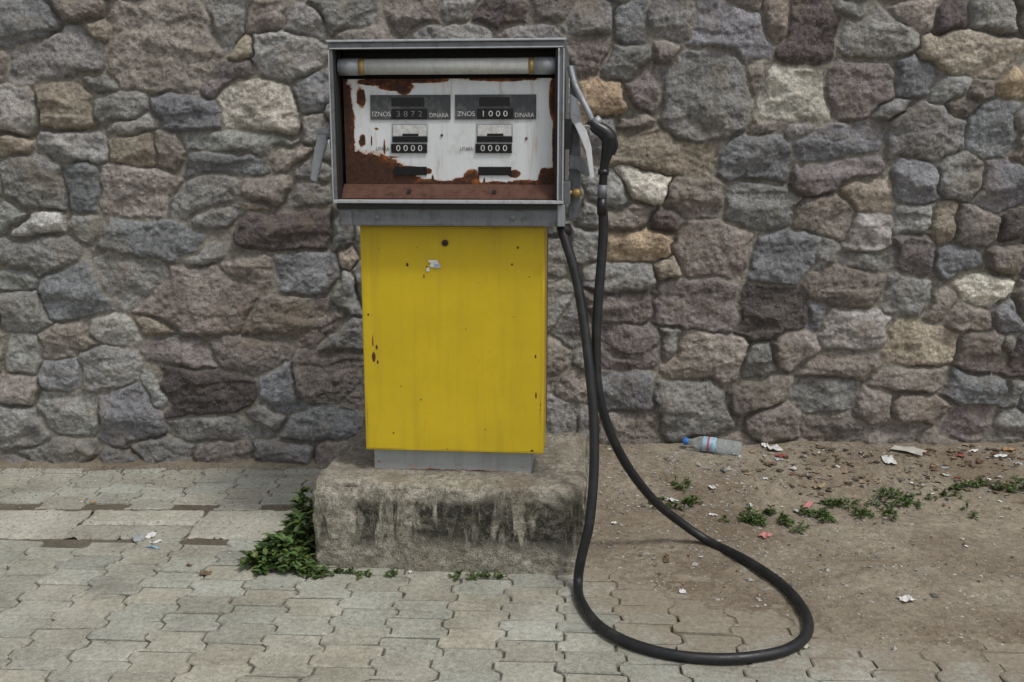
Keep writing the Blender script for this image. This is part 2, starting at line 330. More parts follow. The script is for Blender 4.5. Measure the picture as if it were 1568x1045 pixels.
def mk_pavers(name,yrange,test,WP=.163,DP=.113,rot=th,seed=1):
    r=random.Random(seed); V=[];Fc=[];Cc=[];Du=[]
    a=.012;s=.010;g=.0028;ct,sn_=math.cos(rot),math.sin(rot)
    for k in range(-40,41):
        for n in range(int(yrange[0]/DP)-2,int(yrange[1]/DP)+3):
            if k%2==0: yy=n*DP; prof=[(0,0),(-a,s),(-a,DP/2-s),(a,DP/2+s),(a,DP-s),(0,DP)]
            else: yy=(n+.5)*DP; prof=[(0,0),(a,s),(a,DP/2-s),(-a,DP/2+s),(-a,DP-s),(0,DP)]
            x0=k*WP
            cx,cy=x0+WP/2,yy+DP/2; X_,Y_=cx*ct-cy*sn_,cx*sn_+cy*ct
            if not test(X_,Y_): continue
            def ring(gap,z):
                out=[]
                for (dx,dy) in prof: out.append((x0+dx+gap,min(max(yy+dy,yy+gap),yy+DP-gap),z))
                for (dx,dy) in reversed(prof): out.append((x0+WP+dx-gap,min(max(yy+dy,yy+gap),yy+DP-gap),z))
                return out
            dz=r.gauss(0,.0014); tx=r.gauss(0,.012); ty=r.gauss(0,.012)
            ox,oy=r.gauss(0,.0009),r.gauss(0,.0009)
            base=len(V); ch=r.uniform(.002,.005)
            for gap,z in ((g+ch,0),(g,-.004),(g,-.035)):
                for (x,y,z) in ring(gap,z):
                    x+=r.gauss(0,.0012)+ox;y+=r.gauss(0,.0012)+oy
                    zz=z+dz+(x-cx)*tx+(y-cy)*ty
                    V.append((x*ct-y*sn_,x*sn_+y*ct,zz))
            nn=12
            Fc.append([base+i for i in range(nn)][::-1])
            for rg in range(2):
                for i in range(nn):
                    j=(i+1)%nn; o=base+rg*nn
                    Fc.append((o+i,o+j,o+nn+j,o+nn+i))
            t=r.uniform(.86,1.12); w=r.uniform(-.013,.012)
            Cc+= [((.415+w)*t,.410*t,(.352-w)*t)]*(3*nn)
            for i in range(3*nn):
                v=V[base+i]; sd=v[1]-float(border(v[0])); R=float(sstep(np.array(v[0]),.02,.28))
                Du.append(max(0,min(1,(sd+.55)/.75))*R + .12)
    o=poly_mesh(name,V,Fc,MP,col=Cc,attrs={"dust":Du})
    bm=bmesh.new(); bm.from_mesh(o.data); bmesh.ops.recalc_face_normals(bm,faces=bm.faces); bm.to_mesh(o.data); bm.free()
    return o
def t_front(x,y):
    if not(-.5<y<3.3): return False
    if x<-.2: return y<3.235
    return y-float(border(x))<.28 and y<3.2
mk_pavers("paver_pavement",(-.8,3.5),t_front)
mk_pavers("paver_pavement",(3.4,4.2),lambda x,y:x<-.1 and 3.60<y<4.06,.17,.12,math.radians(-1),5)
strip=bpy.data.objects.new("concrete_strip",None); link(strip)
x=-6.0;i=0
while x<-.35:
    L=random.uniform(.35,.8)
    for (ya,yb) in ((3.285,3.405),(3.411,3.555)) if i%3!=1 else ((3.285,3.555),):
        t=random.uniform(.85,1.25)
        nx_,ny_=int(L/.01),max(8,int((yb-ya)/.01)); gx_,gy_=np.meshgrid(np.linspace(x+.003,x+L-.003,nx_),np.linspace(ya,yb,ny_))
        ex=np.minimum.reduce([gx_-x,x+L-gx_,gy_-ya,yb-gy_])+.014*fbm(gx_*22,gy_*22,90+i,3)
        zz=.001+.003*fbm(gx_*6,gy_*6,91,3)-.024*(1-sstep(ex,-.002,.008))+(gx_-x-L/2)*random.gauss(0,.004)
        o=grid_mesh("slab_%d"%i,gx_,gy_,zz,MP,cols={"col":np.ones((ny_,nx_,3))*np.array([.44*t,.43*t,.37*t])},attrs={"dust":np.full(gx_.shape,.2)},parent=strip); i+=1
    x+=L
# ------------------------------------------------------------ plinth
def rough_block(name,hx,hy,hz,r,mat,amp,n=(140,80,50)):
    V=[];Fc=[]
    def face(o,a,b,na,nb):
        base=len(V)
        for i in range(na+1):
            for j in range(nb+1): V.append(o+a*(i/na)+b*(j/nb))
        for i in range(na):
            for j in range(nb):
                p=base+i*(nb+1)+j; Fc.append((p,p+nb+1,p+nb+2,p+1))
    v=lambda x,y,z:Vector((x*hx,y*hy,z*hz))
    face(v(-1,-1,-1),v(2,0,0),v(0,0,2),n[0],n[2]); face(v(1,1,-1),v(-2,0,0),v(0,0,2),n[0],n[2])
    face(v(1,-1,-1),v(0,2,0),v(0,0,2),n[1],n[2]); face(v(-1,1,-1),v(0,-2,0),v(0,0,2),n[1],n[2])
    face(v(-1,-1,1),v(2,0,0),v(0,2,0),n[0],n[1])
    out=[]
    for p in V:
        q=Vector((max(-hx+r,min(hx-r,p.x)),max(-hy+r,min(hy-r,p.y)),max(-hz-1,min(hz-r,p.z))))
        d=p-q; d=d.normalized() if d.length>1e-6 else Vector((0,0,0))
        w=q+d*r
        ez=max(0,1-(hz-p.z)/.05); ex=max(0,1-(hx-abs(p.x))/.05); ey=max(0,1-(hy-abs(p.y))/.05)
        edge=min(1,ez*max(ex,ey)+ex*ey)
        nn=mn.fractal(w*6,1,2,4)*amp+mn.fractal(w*28,1,2,4)*amp*.7 - max(0,mn.noise(w*11)+.15)*.045*edge-max(0,mn.noise(w*38))*.012*edge
        w=w+d*nn; w.z+=hz; out.append(w)
    o=poly_mesh(name,out,Fc,mat,smooth=True)
    bm=bmesh.new(); bm.from_mesh(o.data); bmesh.ops.remove_doubles(bm,verts=bm.verts,dist=.0004); bmesh.ops.recalc_face_normals(bm,faces=bm.faces); bm.to_mesh(o.data); bm.free()
    return o
PH=.285
pl=rough_block("concrete_plinth",.438,.33,PH/2+.02,.018,MC,.008)
YAW=math.radians(-5)
pl.rotation_euler=(0,0,YAW); c0=Vector((-.21,3.0,0))+Matrix.Rotation(YAW,3,'Z')@Vector((0,.33,0)); pl.location=(c0.x,c0.y,-.04)
# ------------------------------------------------------------ fuel pump
pump=bpy.data.objects.new("fuel_pump",None); link(pump); pump.location=(-.19,3.13,0); pump.rotation_euler=(0,0,YAW)
bpy.context.view_layer.update(); PIM=pump.matrix_world.inverted()
def panel(name,x0,x1,z0,z1,y,nx,nz,blobs,mat,tofn,wav=.0006):
    xs=np.linspace(x0,x1,nx);zs=np.linspace(z0,z1,nz);X,Z=np.meshgrid(xs,zs); m=np.zeros(X.shape)
    for (u,v,ru,rv,stg) in blobs:
        bx,bz=tofn(u,v); kx=abs(tofn(u+ru,v)[0]-bx);kz=abs(tofn(u,v+rv)[1]-bz)
        m=np.maximum(m,stg*(1-((X-bx)/kx)**2-((Z-bz)/kz)**2))
    m=np.clip(m,0,1.2)
    return grid_mesh(name,X,y+wav*fbm(X*8,Z*8,61,3),Z,mat,{"rust":m},parent=pump)
box("body_shell",-.286,.286,.022,.36,.36,1.10,MBROWN,.006,pump)
box("door",-.2925,.2925,0,.030,.358,1.094,MYEL,.007,pump,3)
box("door_flange_r",.268,.294,.024,.13,.362,1.092,MYEL,.003,pump)
box("door_flange_l",-.294,-.268,.024,.13,.362,1.092,MYEL,.003,pump)
def dfn(u,v): return ((u-694)/288*.585, 1.094-(v-346)/346*.736)
db=[(622,348,8,3,.9),(762,348,7,3,.9),(700,347,5,2,.8),(660,347,4,2,.8),(800,348,5,3,.8),(567,545,4.5,11,.8),(572,530,3,6,.7),(566,520,2.5,14,.7),(573,553,2.5,5,.7),(624,404,2.8,4,.9),(650,421,2,5,.8),(655,408,2.5,4,.7),(797,377,2.4,3,.9),(788,402,2.2,2.5,.9),(683,690,3,4,1),(756,691,3,4,1),(820,689,4,5,1),
 (835,620,5,60,.50),(835,440,4,70,.46),(553,640,4,60,.50),(552,420,4,80,.46),(694,692,150,3.5,.48),(694,347,150,3,.45),(642,610,1.6,3,.8),(596,664,2,2.5,.8),(715,500,1.5,2,.7),(610,590,1.5,2,.8),(745,655,1.6,2,.8),(825,540,2,4,.9),(560,480,2,3,.9),(640,378,1.5,1.5,.7),(735,430,1.5,1.5,.7),(580,380,1.3,2,.7),(790,480,1.4,1.5,.7),(826,600,2,8,.8),(815,420,1.5,2,.8)]
panel("door_face",-.284,.284,.366,1.086,-.0012,285,360,db,MYEL,dfn,.0018)
skb=[(x,712+random.uniform(-4,8),random.uniform(6,18),random.uniform(2,4),random.uniform(.2,.5)) for x in range(570,830,26)]+[(694,722,150,4,.5)]
sk=box("skirt",-.272,.252,.028,.33,.27,.362,MGALV,.003,pump)
panel("skirt_face",-.270,.250,.286,.36,.0262,120,30,skb,MGALV,lambda u,v:((u-694)/288*.585,.36-(v-692)/30*.075))
def cyl(name,p0,p1,r,mat,parent=pump,seg=24,r2=None,bev=0):
    p0=Vector(p0);p1=Vector(p1);d=p1-p0
    bm=bmesh.new(); bmesh.ops.create_cone(bm,cap_ends=True,segments=seg,radius1=r,radius2=r if r2 is None else r2,depth=d.length)
    if bev: bmesh.ops.bevel(bm,geom=[e for e in bm.edges if e.calc_face_angle(0)>1],offset=bev,segments=2,affect='EDGES')
    M_=Matrix.Translation((p0+p1)/2)@d.to_track_quat('Z','Y').to_matrix().to_4x4(); bm.transform(M_)
    me=bpy.data.meshes.new(name);
    for f in bm.faces: f.smooth=len(f.verts)==4
    bm.to_mesh(me);bm.free();me.materials.append(mat)
    return link(bpy.data.objects.new(name,me),parent)
lx,lz=dfn(684,371)
cyl("lock_ring",(lx,.001,lz),(lx,-.005,lz),.0105,MBROWN); cyl("lock_core",(lx,0,lz),(lx,-.0065,lz),.0065,MDARK)
sv=[];sc=[];sf=[]
def scrap(cx,cz,w,h,col,seed):
    r=random.Random(seed);n=9;b=len(sv)
    for i in range(n):
        a=i/n*6.283; k=r.uniform(.7,1.2)
        sv.append((cx+math.copysign(abs(math.cos(a))**.5,math.cos(a))*w*k,-.0028-r.uniform(0,.002),cz+math.copysign(abs(math.sin(a))**.5,math.sin(a))*h*k)); sc.append(col)
    sf.append(tuple(range(b,b+n)))
for (u,v,w,h,c) in ((668,402,.015,.012,(.75,.76,.76)),(657,410,.006,.007,(.7,.72,.7)),(672,405,.011,.007,(.42,.47,.50)),(663,398,.010,.005,(.82,.82,.8))):
    a,b=dfn(u,v); sv_off=len(sv); scrap(a,b,w,h,c,int(u+v))
    for q in range(sv_off,len(sv)): sv[q]=(sv[q][0],sv[q][1]-.0006*(sv_off/9),sv[q][2])
poly_mesh("torn_sticker",sv,sf,MSCR,col=sc,parent=pump)
# head
HX=.353;Z0=1.168;Z1=1.640;YF=-.08
box("head_pan",-.343,.343,-.062,.37,1.098,1.1675,MGREY,.006,pump)
box("pan_lip",-.346,.350,-.070,-.058,1.150,1.1665,MDARK,.002,pump)
for bx in (-.22,.20): cyl("pan_bolt",(bx,-.060,1.128),(bx,-.068,1.128),.008,MGREY,seg=6)
box("pan_bracket_l",-.335,-.300,-.067,-.058,1.10,1.145,MGREY,.002,pump)
box("pan_bracket_r",.335,.357,-.072,.02,1.100,1.165,MSILV,.003,pump)
box("side_l",-HX+.002,-HX+.012,YF+.012,.38,Z0+.002,Z1-.004,MGREY,.002,pump)
box("side_r",HX-.012,HX-.002,YF+.012,.38,Z0+.002,Z1-.004,MGREY,.002,pump)
box("roof",-HX+.001,HX-.001,YF+.006,.39,Z1-.010,Z1+.002,MGREY,.003,pump)
box("back",-HX+.013,HX-.013,.36,.372,Z0+.002,Z1-.012,MGREY,.002,pump)
box("floor",-HX+.013,HX-.013,YF+.013,.36,Z0+.002,Z0+.012,MBROWN,.001,pump)
box("bezel_top",-HX,HX,YF-.004,YF+.020,Z1-.018,Z1,MGREY,.004,pump)  # top and side bars: chrome's dark inner shading put into a darker grey
box("bezel_top_glint",-HX+.004,HX-.004,YF-.007,YF-.0045,Z1-.0175,Z1-.014,MCHR,.001,pump)  # thin pale strip: highlight along the chrome edge, put into the colour
box("bezel_top_lip",-HX-.004,HX+.004,YF-.010,YF+.012,Z1+.0025,Z1+.009,MCHR,.002,pump)  # lip in lighter metal, rim highlight put into its colour
box("bezel_bottom",-HX,HX,YF-.004,YF+.020,Z0,Z0+.011,MCHR,.003,pump)
box("bezel_l",-HX,-HX+.013,YF-.003,YF+.022,Z0+.0115,Z1-.0185,MGREY,.003,pump)
box("bezel_l_glint",-HX+.0005,-HX+.004,YF-.0065,YF-.0035,Z0+.012,Z1-.019,MCHR,.001,pump)  # painted highlight down the left bar, as a pale strip
box("bezel_r",HX-.020,HX,YF-.003,YF+.022,Z0+.0115,Z1-.0185,MGREY,.003,pump)
box("bezel_r_glint",HX-.0195,HX-.0150,YF-.0065,YF-.0035,Z0+.012,Z1-.019,MCHR,.001,pump)  # painted highlight on the right bar's inner edge, as a pale strip
box("bezel_r_outer_glint",HX-.0045,HX-.0008,YF-.0065,YF-.0035,Z0+.012,Z1-.019,MCHR,.001,pump)  # second pale strip, painting the highlight on the outer edge
box("seal_l",-HX+.0135,-HX+.019,YF+.005,YF+.045,Z0+.014,Z1-.021,MDARK,.001,pump)
box("seal_r",HX-.027,HX-.0205,YF+.005,YF+.045,Z0+.014,Z1-.021,MDARK,.001,pump)
box("tube_recess_back",-HX+.02,HX-.028,.012,.02,1.532,Z1-.012,MDARK,.001,pump)
TY=-.045
cyl("lamp_tube",(-.325,TY,1.574),(.322,TY,1.574),.0235,MTUBE,seg=32)
cyl("tube_cap_l",(-.330,TY,1.574),(-.268,TY,1.574),.0252,MSILV,seg=32); cyl("tube_cap_r",(.262,TY,1.574),(.325,TY,1.574),.0252,MSILV,seg=32)
cyl("tube_ring_l",(-.267,TY,1.574),(-.250,TY,1.574),.0248,MBRASS,seg=32); cyl("tube_ring_r",(.246,TY,1.574),(.261,TY,1.574),.0248,MBRASS,seg=32)
def pfn(u,v): return ((u-681.5)/163.5*.326, 1.540-(v-122)/163*.322)
pb=[(515,200,23,120,1.25),(518,278,92,56,1.35),(560,268,62,42,1.3),(604,280,44,22,1.15),(600,288,100,16,1.2),(545,150,10,20,.9),(600,133,36,9,1.0),(612,138,14,10,1.15),(575,126,44,8,1.0),(640,124,60,6,.9),(760,123,80,5,.85),(842,150,10,44,1.1),(846,215,8,80,1.1),(596,256,14,10,.9),(640,288,60,18,1.15),(606,272,16,12,1.1),(690,288,60,15,1.1),(716,270,17,14,1.1),(706,282,32,14,1.1),(782,266,13,8,.95),(800,288,56,16,1.15),(750,289,50,15,1.1),(838,276,24,24,1.3),(828,262,9,8,1.0),(568,197,5,4,.6),(592,240,16,2,.7),(580,225,2.5,18,.85),(575,245,3.5,14,.9),(648,262,8,6,.85),(560,215,2,12,.7),(615,255,24,2,.7),(655,275,3,12,.8),(735,278,3,10,.8),(545,215,8,14,.75)]
panel("dial_plate",-.326,.326,1.218,1.540,-.020,300,160,pb,MPLATE,pfn)
box("plate_back",-.326,.326,-.0165,-.008,1.218,1.5385,MBROWN,.001,pump)
poly_mesh("plate_sill",[(-.332,-.062,1.182),(.325,-.062,1.182),(.325,-.022,1.224),(-.332,-.022,1.224)],[(0,1,2,3)],MBROWN,parent=pump)
def win(name,u0,u1,v0,v1,mat,d=.003,y=-.0215,bev=.0006):
    a,b=pfn(u0,v1);c,e_=pfn(u1,v0); return box(name,a,c,y-d,y,b,e_,mat,bev,pump)
MGRYW=m_metal("window_grey",(.055,.058,.062),0,.3,.7,(.16,.16,.155)); MFADE=m_plain("faded_label",(.28,.29,.29),.5)
def txt(name,body,u,v,hpx,mat,y=-.0275,sx=1.0):
    c=bpy.data.curves.new(name,'FONT'); c.body=body; c.size=hpx/163*.322*1.35; c.align_x='CENTER'; c.align_y='CENTER'; c.extrude=.0002
    c.materials.append(mat); o=bpy.data.objects.new(name,c); link(o,pump)
    a,b=pfn(u,v); o.location=(a,y,b); o.rotation_euler=(math.radians(90),0,0); o.scale=(sx,1,1); return o
for (L0,L1,sh) in ((560,684,0),(691,815,1)):
    win("counter_window",L0,L1,146,183,MGRYW)
    win("counter_shade",L0+33+sh*4,L1-40,150,163,MBLK,.0042)
    win("digit_box",L0+33+sh,L1-36+sh*1,167,183,MBLK,.0050)
    txt("price_label","IZNOS" if not sh else "ZNOS",L0+17,175,7.5,MINK,y=-.0252)
    txt("unit_label","DINARA",L1-18,177,7,MINK,y=-.0252,sx=.85)
    c0_=(L0+33+L1-36)/2
    txt("digits_price","3 8 7 2" if not sh else "1 0 0 0",c0_,175,9,MINK if sh else MGREY,y=-.0275,sx=1.2)
    win("litre_frame",L0+33,L1-36,190,218,MFADE,.0016); win("litre_inner",L0+34.5,L1-37.5,191.5,208,MINK,.0024)
    win("litre_slot",L0+49,L1-50,204.5,208,MBLK,.0036)
    win("litre_window",L0+33,L1-36,209,217,MBLK,.0044)
    win("total_box",L0+31,L1-37,220,234,MBLK,.0050)
    txt("digits_total","0 0 0 0",c0_-1,227,9.5,MINK,sx=1.15)
    txt("litre_label","LITARA",L0+17,228,5.5,MINKD,y=-.0222,sx=.85)
    win("lower_window",L0+35,L1-38,255,268,MBLK,.003)
for (u,v) in ((670,207),(800,212)):
    a,b=pfn(u,v); cyl("plate_screw",(a,-.020,b),(a,-.0235,b),.004,MBROWN,seg=12)
for (u) in (620,752):
    a,b=pfn(u,293); cyl("sill_knob",(a,-.03,b),(a,-.052,b),.0065,MDARK,seg=16)
def ext(name,pts,y0,y1,mat,bev=.002,parent=pump):
    bm=bmesh.new(); vs=[bm.verts.new((x,y0,z)) for x,z in pts]; f=bm.faces.new(vs)
    r=bmesh.ops.extrude_face_region(bm,geom=[f]); bmesh.ops.translate(bm,verts=[v for v in r['geom'] if isinstance(v,bmesh.types.BMVert)],vec=(0,y1-y0,0))
    bmesh.ops.recalc_face_normals(bm,faces=bm.faces); bmesh.ops.bevel(bm,geom=bm.edges[:],offset=bev,segments=2,affect='EDGES')
    me=bpy.data.meshes.new(name); bm.to_mesh(me); bm.free(); me.materials.append(mat); return link(bpy.data.objects.new(name,me),parent)
def q(u,v): return ((u-784)/500+.19, 1.33+(232-v)/500)
def q3(u,v,y): a,b=q(u,v); return (a,y,b)
def tube(name,pts,r,mat,parent=pump,world=False,sub=10,radii=None):
    P_=[Vector(p) for p in pts]; out=[];rad=[]
    for i in range(len(P_)-1):
        p0=P_[max(i-1,0)];p1=P_[i];p2=P_[i+1];p3=P_[min(i+2,len(P_)-1)]
        for k in range(sub):
            t=k/sub; out.append(.5*((2*p1)+(-p0+p2)*t+(2*p0-5*p1+4*p2-p3)*t*t+(-p0+3*p1-3*p2+p3)*t**3))
            if radii: rad.append(radii[i]*(1-t)+radii[i+1]*t)
    out.append(P_[-1]); 
    if radii: rad.append(radii[-1])
    c=bpy.data.curves.new(name,'CURVE'); c.dimensions='3D'; s=c.splines.new('POLY'); s.points.add(len(out)-1)
    for i,p in enumerate(out): s.points[i].co=(*p,1); s.points[i].radius=(rad[i] if radii else 1.0)
    c.bevel_depth=r; c.bevel_resolution=6; c.use_fill_caps=True; s.use_smooth=True; c.materials.append(mat)
    o=bpy.data.objects.new(name,c); link(o,parent)
    if world and parent is not None: o.matrix_parent_inverse=PIM
    return o
# left lever
ext("left_lever",[q(484,200),q(500,200),q(501,222),q(494,242),q(482,282),q(472,278),q(479,240),q(485,218)],-.045,-.033,MSILV)
cyl("left_pivot",(-.345,-.039,1.383),(-.405,-.039,1.383),.011,MSILV)
box("left_latch",-.366,-.3515,-.05,.02,1.33,1.42,MGREY,.003,pump)
# right nozzle boot
ext("nozzle_boot",[q(872,108),q(880,108),q(884,150),q(886,190),q(890,250),q(889,335),q(872,340)],.00,.07,MGREY)
ext("boot_rim",[q(873,150),q(884,158),q(892,196),q(888,215),q(880,196),q(873,190)],-.028,-.002,MSILV)
box("boot_hinge",.352,.374,-.04,.03,1.33,1.42,MDARK,.003,pump)
box("boot_foot",.352,.372,-.05,.05,1.165,1.235,MGREY,.003,pump)
tube("nozzle_spout",[q3(872,110,.0),q3(879,135,-.01),q3(890,157,-.02),q3(902,180,-.03),q3(909,196,-.035)],.0095,MSILV)
tube("nozzle_body",[q3(904,190,-.035),q3(913,199,-.035),q3(925,207,-.035),q3(932,216,-.035),q3(931,232,-.035),q3(927,250,-.035),q3(925,262,-.035)],.01,MPLA,radii=[1.3,2.0,2.3,2.4,2.0,1.4,1.2])
tube("nozzle_guard",[q3(938,212,-.035),q3(943,225,-.035),q3(938,240,-.035)],.007,MPLA)
cyl("nozzle_valve_cap",q3(918,196,-.035),q3(910,186,-.035),.015,MSILV,bev=.002)
tube("nozzle_handle",[q3(926,255,-.035),q3(924,286,-.035)],.0125,MPLA)
cyl("handle_collar",q3(925,262,-.035),q3(924.6,270,-.035),.0165,MPLA)
cyl("hose_coupling",q3(924,285,-.035),q3(923.4,305,-.035),.0150,MGREY,bev=.002)
cyl("hose_ferrule",q3(923.4,305,-.035),q3(923,330,-.035),.0142,MPLA,bev=.001)
ext("nozzle_trigger",[q(880,195),q(890,192),q(899,205),q(906,228),q(911,274),q(905,276),q(898,236),q(889,214)],-.058,-.046,MWHT,.002)
tube("trigger_rod",[q3(888,200,-.05),q3(900,198,-.045),q3(912,203,-.038)],.004,MSILV)
cyl("knob_stem",(.352,-.02,1.199),(.384,-.02,1.199),.007,MBRASS)
bm=bmesh.new(); bmesh.ops.create_uvsphere(bm,u_segments=20,v_segments=12,radius=.0165); bmesh.ops.scale(bm,vec=(1,1,.9),verts=bm.verts); bmesh.ops.translate(bm,vec=(.392,-.02,1.199),verts=bm.verts)
me=bpy.data.meshes.new("brass_knob"); [setattr(f,'smooth',True) for f in bm.faces]; bm.to_mesh(me); bm.free(); me.materials.append(MBRASS); link(bpy.data.objects.new("brass_knob",me),pump)
ext("boot_catch",[q(873,240),q(893,244),q(905,268),q(900,274),q(884,262),q(873,262)],-.03,-.018,MGREY,.0015)
# hose
RH=.0150
A=[W(923,322,3.063),W(924,350,3.065),W(921,400,3.06),W(916,460,3.05),W(913,520,3.04),W(914,580,3.03),W(924,632,3.03),W(942,680,3.05),W(968,725,3.09),W(1003,768,3.15),W(1042,800,3.20)]
for (u,v) in ((1085,829),(1135,854),(1183,884),(1217,915),(1236,947),(1234,973),(1207,994),(1160,1005),(1100,1009),(1030,1003),(965,985),(917,958),(890,922)):
    p=G(u,v,0.02); zz=max(gz_at(p.x,p.y),0.0)+RH; p=G(u,v,zz); A.append(p)
A+=[W(885,893,2.86),W(890,855,2.87),W(901,810,2.88),W(907,760,2.90),W(910,700,2.93),W(909,640,2.96),W(904,580,2.99),W(896,510,3.03),W(887,450,3.06),W(877,405,3.08),W(866,370,3.10),W(860,350,3.115),W(857,335,3.13)]
tube("fuel_hose",A,RH,MRUB,world=True,sub=12)
cyl("hose_elbow",(.352,.02,1.10),(.356,.014,1.065),.020,MDARK,bev=.003)
# ------------------------------------------------------------ vegetation
def weed(name,pts,seed):
    r=random.Random(seed);V=[];Fc=[];C=[]
    def leaf(p,d,L,wd,col):
        d=d.normalized(); side=d.cross(Vector((0,0,1))); 
        if side.length<.05: side=Vector((1,0,0))
        side=side.normalized(); up=side.cross(d).normalized(); b=len(V)
        prof=[(0,.05),(.2,.62),(.35,.45),(.5,.55),(.66,.32),(.8,.33),(1,0)]
        for (t,w) in prof:
            c=p+d*L*t-Vector((0,0,1))*L*.35*t*t
            V.append(c-side*w*wd+up*w*wd*.35); V.append(c-up*.0); V.append(c+side*w*wd+up*w*wd*.35)
            C.extend([col]*3)
        for i in range(len(prof)-1):
            o=b+i*3; Fc.append((o,o+1,o+4,o+3)); Fc.append((o+1,o+2,o+5,o+4))
    for (x,y,z,rad,hgt,n,ls) in pts:
        for i in range(n):
            a=r.uniform(0,6.283); rr=rad*math.sqrt(r.random())
            base=Vector((x+math.cos(a)*rr*.35,y+math.sin(a)*rr*.35,z))
            tip=Vector((x+math.cos(a)*rr,y+math.sin(a)*rr,z+hgt*(1-.75*(rr/rad)**2)*r.uniform(.5,1.1)))
            ax=tip-base
            for k in range(r.randint(4,7)):
                t=r.uniform(.25,1.05); p=base+ax*t
                ph=r.uniform(0,6.283); d=Vector((math.cos(ph),math.sin(ph),r.uniform(-.1,.7)))+ax.normalized()*.6
                g=r.uniform(.4,1.5); yl=r.random()
                col=(.048*g+.03*yl*g,.105*g,.022*g) 
                leaf(p,d,ls*r.uniform(.6,1.3),ls*r.uniform(.32,.55),col)
            b=len(V); s=Vector((.0015,0,0)); 
            V.extend([base-s,base+s,tip+s*.4,tip-s*.4]); C.extend([(.09,.12,.03)]*4); Fc.append((b,b+1,b+2,b+3))
    return poly_mesh(name,V,Fc,MLEAF,col=C)
def gp(u,v): p=G(u,v,0); return p.x,p.y,max(gz_at(p.x,p.y),-.002)
def gw(u,v):
    p=G(u,v,0)
    for _ in range(6): zz=max(gz_at(p.x,p.y),-.002); p=G(u,v,zz)
    return p.x,p.y,zz
L=[]
for (u,v,r_,h_,n,ls) in ((438,852,.085,.11,60,.042),(462,842,.07,.14,50,.046),(402,866,.07,.06,40,.036),(452,870,.07,.06,36,.036),(466,800,.04,.15,14,.04),(490,880,.04,.03,12,.022)):
    L.append((*gp(u,v),r_,h_,n,ls))
weed("weed_plant",L,3)
L=[]
for (u,v) in ((515,880),(540,878),(560,882),(600,881),(700,884),(722,884),(760,886),(480,885),(745,883)): L.append((*gp(u,v),.026,.02,7,.016))
L+= [(*gp(775,868),.015,.035,4,.018)]
weed("weed_tufts",L,4)
L=[]
for (u,v,r_,n) in ((1160,795,.07,26),(1200,800,.07,24),(1245,792,.06,20),(1285,775,.06,16),(1360,765,.07,16),(1310,785,.05,10),(1390,770,.05,12),(1350,790,.04,8),(1045,775,.05,16),(1050,750,.03,8),(1480,745,.05,12),(1520,750,.05,12),(1560,748,.05,12),(1010,770,.03,5),(1130,790,.03,6),(1440,760,.04,6),(1485,790,.02,3)):
    for k in range(4):
        x,y,z=gw(u+random.gauss(0,14),v+random.gauss(0,5)); L.append((x,y,z,r_*random.uniform(.4,1.1),.03,max(2,int(n*.7)),.016))
weed("ground_weeds",L,5)
# ------------------------------------------------------------ gravel & litter
V=[];Fc=[];C=[]
oct_f=[(0,2,4),(2,1,4),(1,3,4),(3,0,4),(2,0,5),(1,2,5),(3,1,5),(0,3,5)]
def peb(x,y,z,s,col):
    b=len(V)
    sc=[s*random.uniform(.6,1.3) for _ in range(3)]; a=random.uniform(0,3.14);ca,sa=math.cos(a),math.sin(a)
    for d in ((1,0,0),(-1,0,0),(0,1,0),(0,-1,0),(0,0,1),(0,0,-1)):
        X_,Y_,Z_=d[0]*sc[0]+random.uniform(-.2,.2)*s,d[1]*sc[1]+random.uniform(-.2,.2)*s,d[2]*sc[2]*.6
        V.append((x+X_*ca-Y_*sa,y+X_*sa+Y_*ca,z+Z_)); C.append(col)
    Fc.extend([tuple(b+i for i in f) for f in oct_f])
for i in range(16000):
    x=random.uniform(.05,2.5); y=random.uniform(2.4,4.08)
    if y<float(border(x))-.05 and random.random()<.8: continue
    near=(y>3.5 and x<.95)
    if not near and random.random()>.25+.6*(vn(np.array([x*2.]),np.array([y*2.]),77)[0]+.5): continue
    t=random.uniform(.12,.48); s=random.choice([.0018,.0024,.003,.004])*random.uniform(.7,1.4)
    if random.random()<.04: s*=2.4
    if near and random.random()<.3: s*=1.8
    peb(x,y,gz_at(x,y)+s*.2,s,(t,t*.95,t*.86))
for i in range(900):
    x=random.uniform(-2.4,.3); y=random.uniform(2.2,4.0)
    if y>3.0 and x>-.68: continue
    t=random.uniform(.08,.45); s=random.uniform(.0012,.003); peb(x,y,.001,s,(t,t*.92,t*.8))
for i in range(1500):
    x=random.uniform(-2.4,-.7); y=random.uniform(3.24,4.06) if random.random()<.6 else 4.06-abs(random.gauss(0,.04)); t=random.uniform(.08,.4); s=random.uniform(.0015,.0045); peb(x,y,.002+max(0,gz_at(x,y)),s,(t,t*.92,t*.8))
poly_mesh("gravel",V,Fc,MGRV,col=C)
V=[];Fc=[];C=[]
def crumple(x,y,z,w,l,col,hgt=.008,n=5):
    b=len(V);a=random.uniform(0,6.28);ca,sa=math.cos(a),math.sin(a)
    for i in range(n):
        for j in range(n):
            X_=(i/(n-1)-.5)*w*random.uniform(.8,1.15);Y_=(j/(n-1)-.5)*l*random.uniform(.8,1.15)
            V.append((x+X_*ca-Y_*sa,y+X_*sa+Y_*ca,z+.002+random.uniform(0,hgt))); C.append(col)
    for i in range(n-1):
        for j in range(n-1):
            p=b+i*n+j; Fc.append((p,p+n,p+n+1,p+1))
WH=(.68,.68,.66);GR=(.35,.36,.36);PK=(.52,.22,.20);RD=(.30,.07,.06);TN=(.32,.24,.15);BR=(.14,.095,.058);BL=(.25,.45,.6);OR=(.40,.24,.12);DK=(.07,.052,.036)
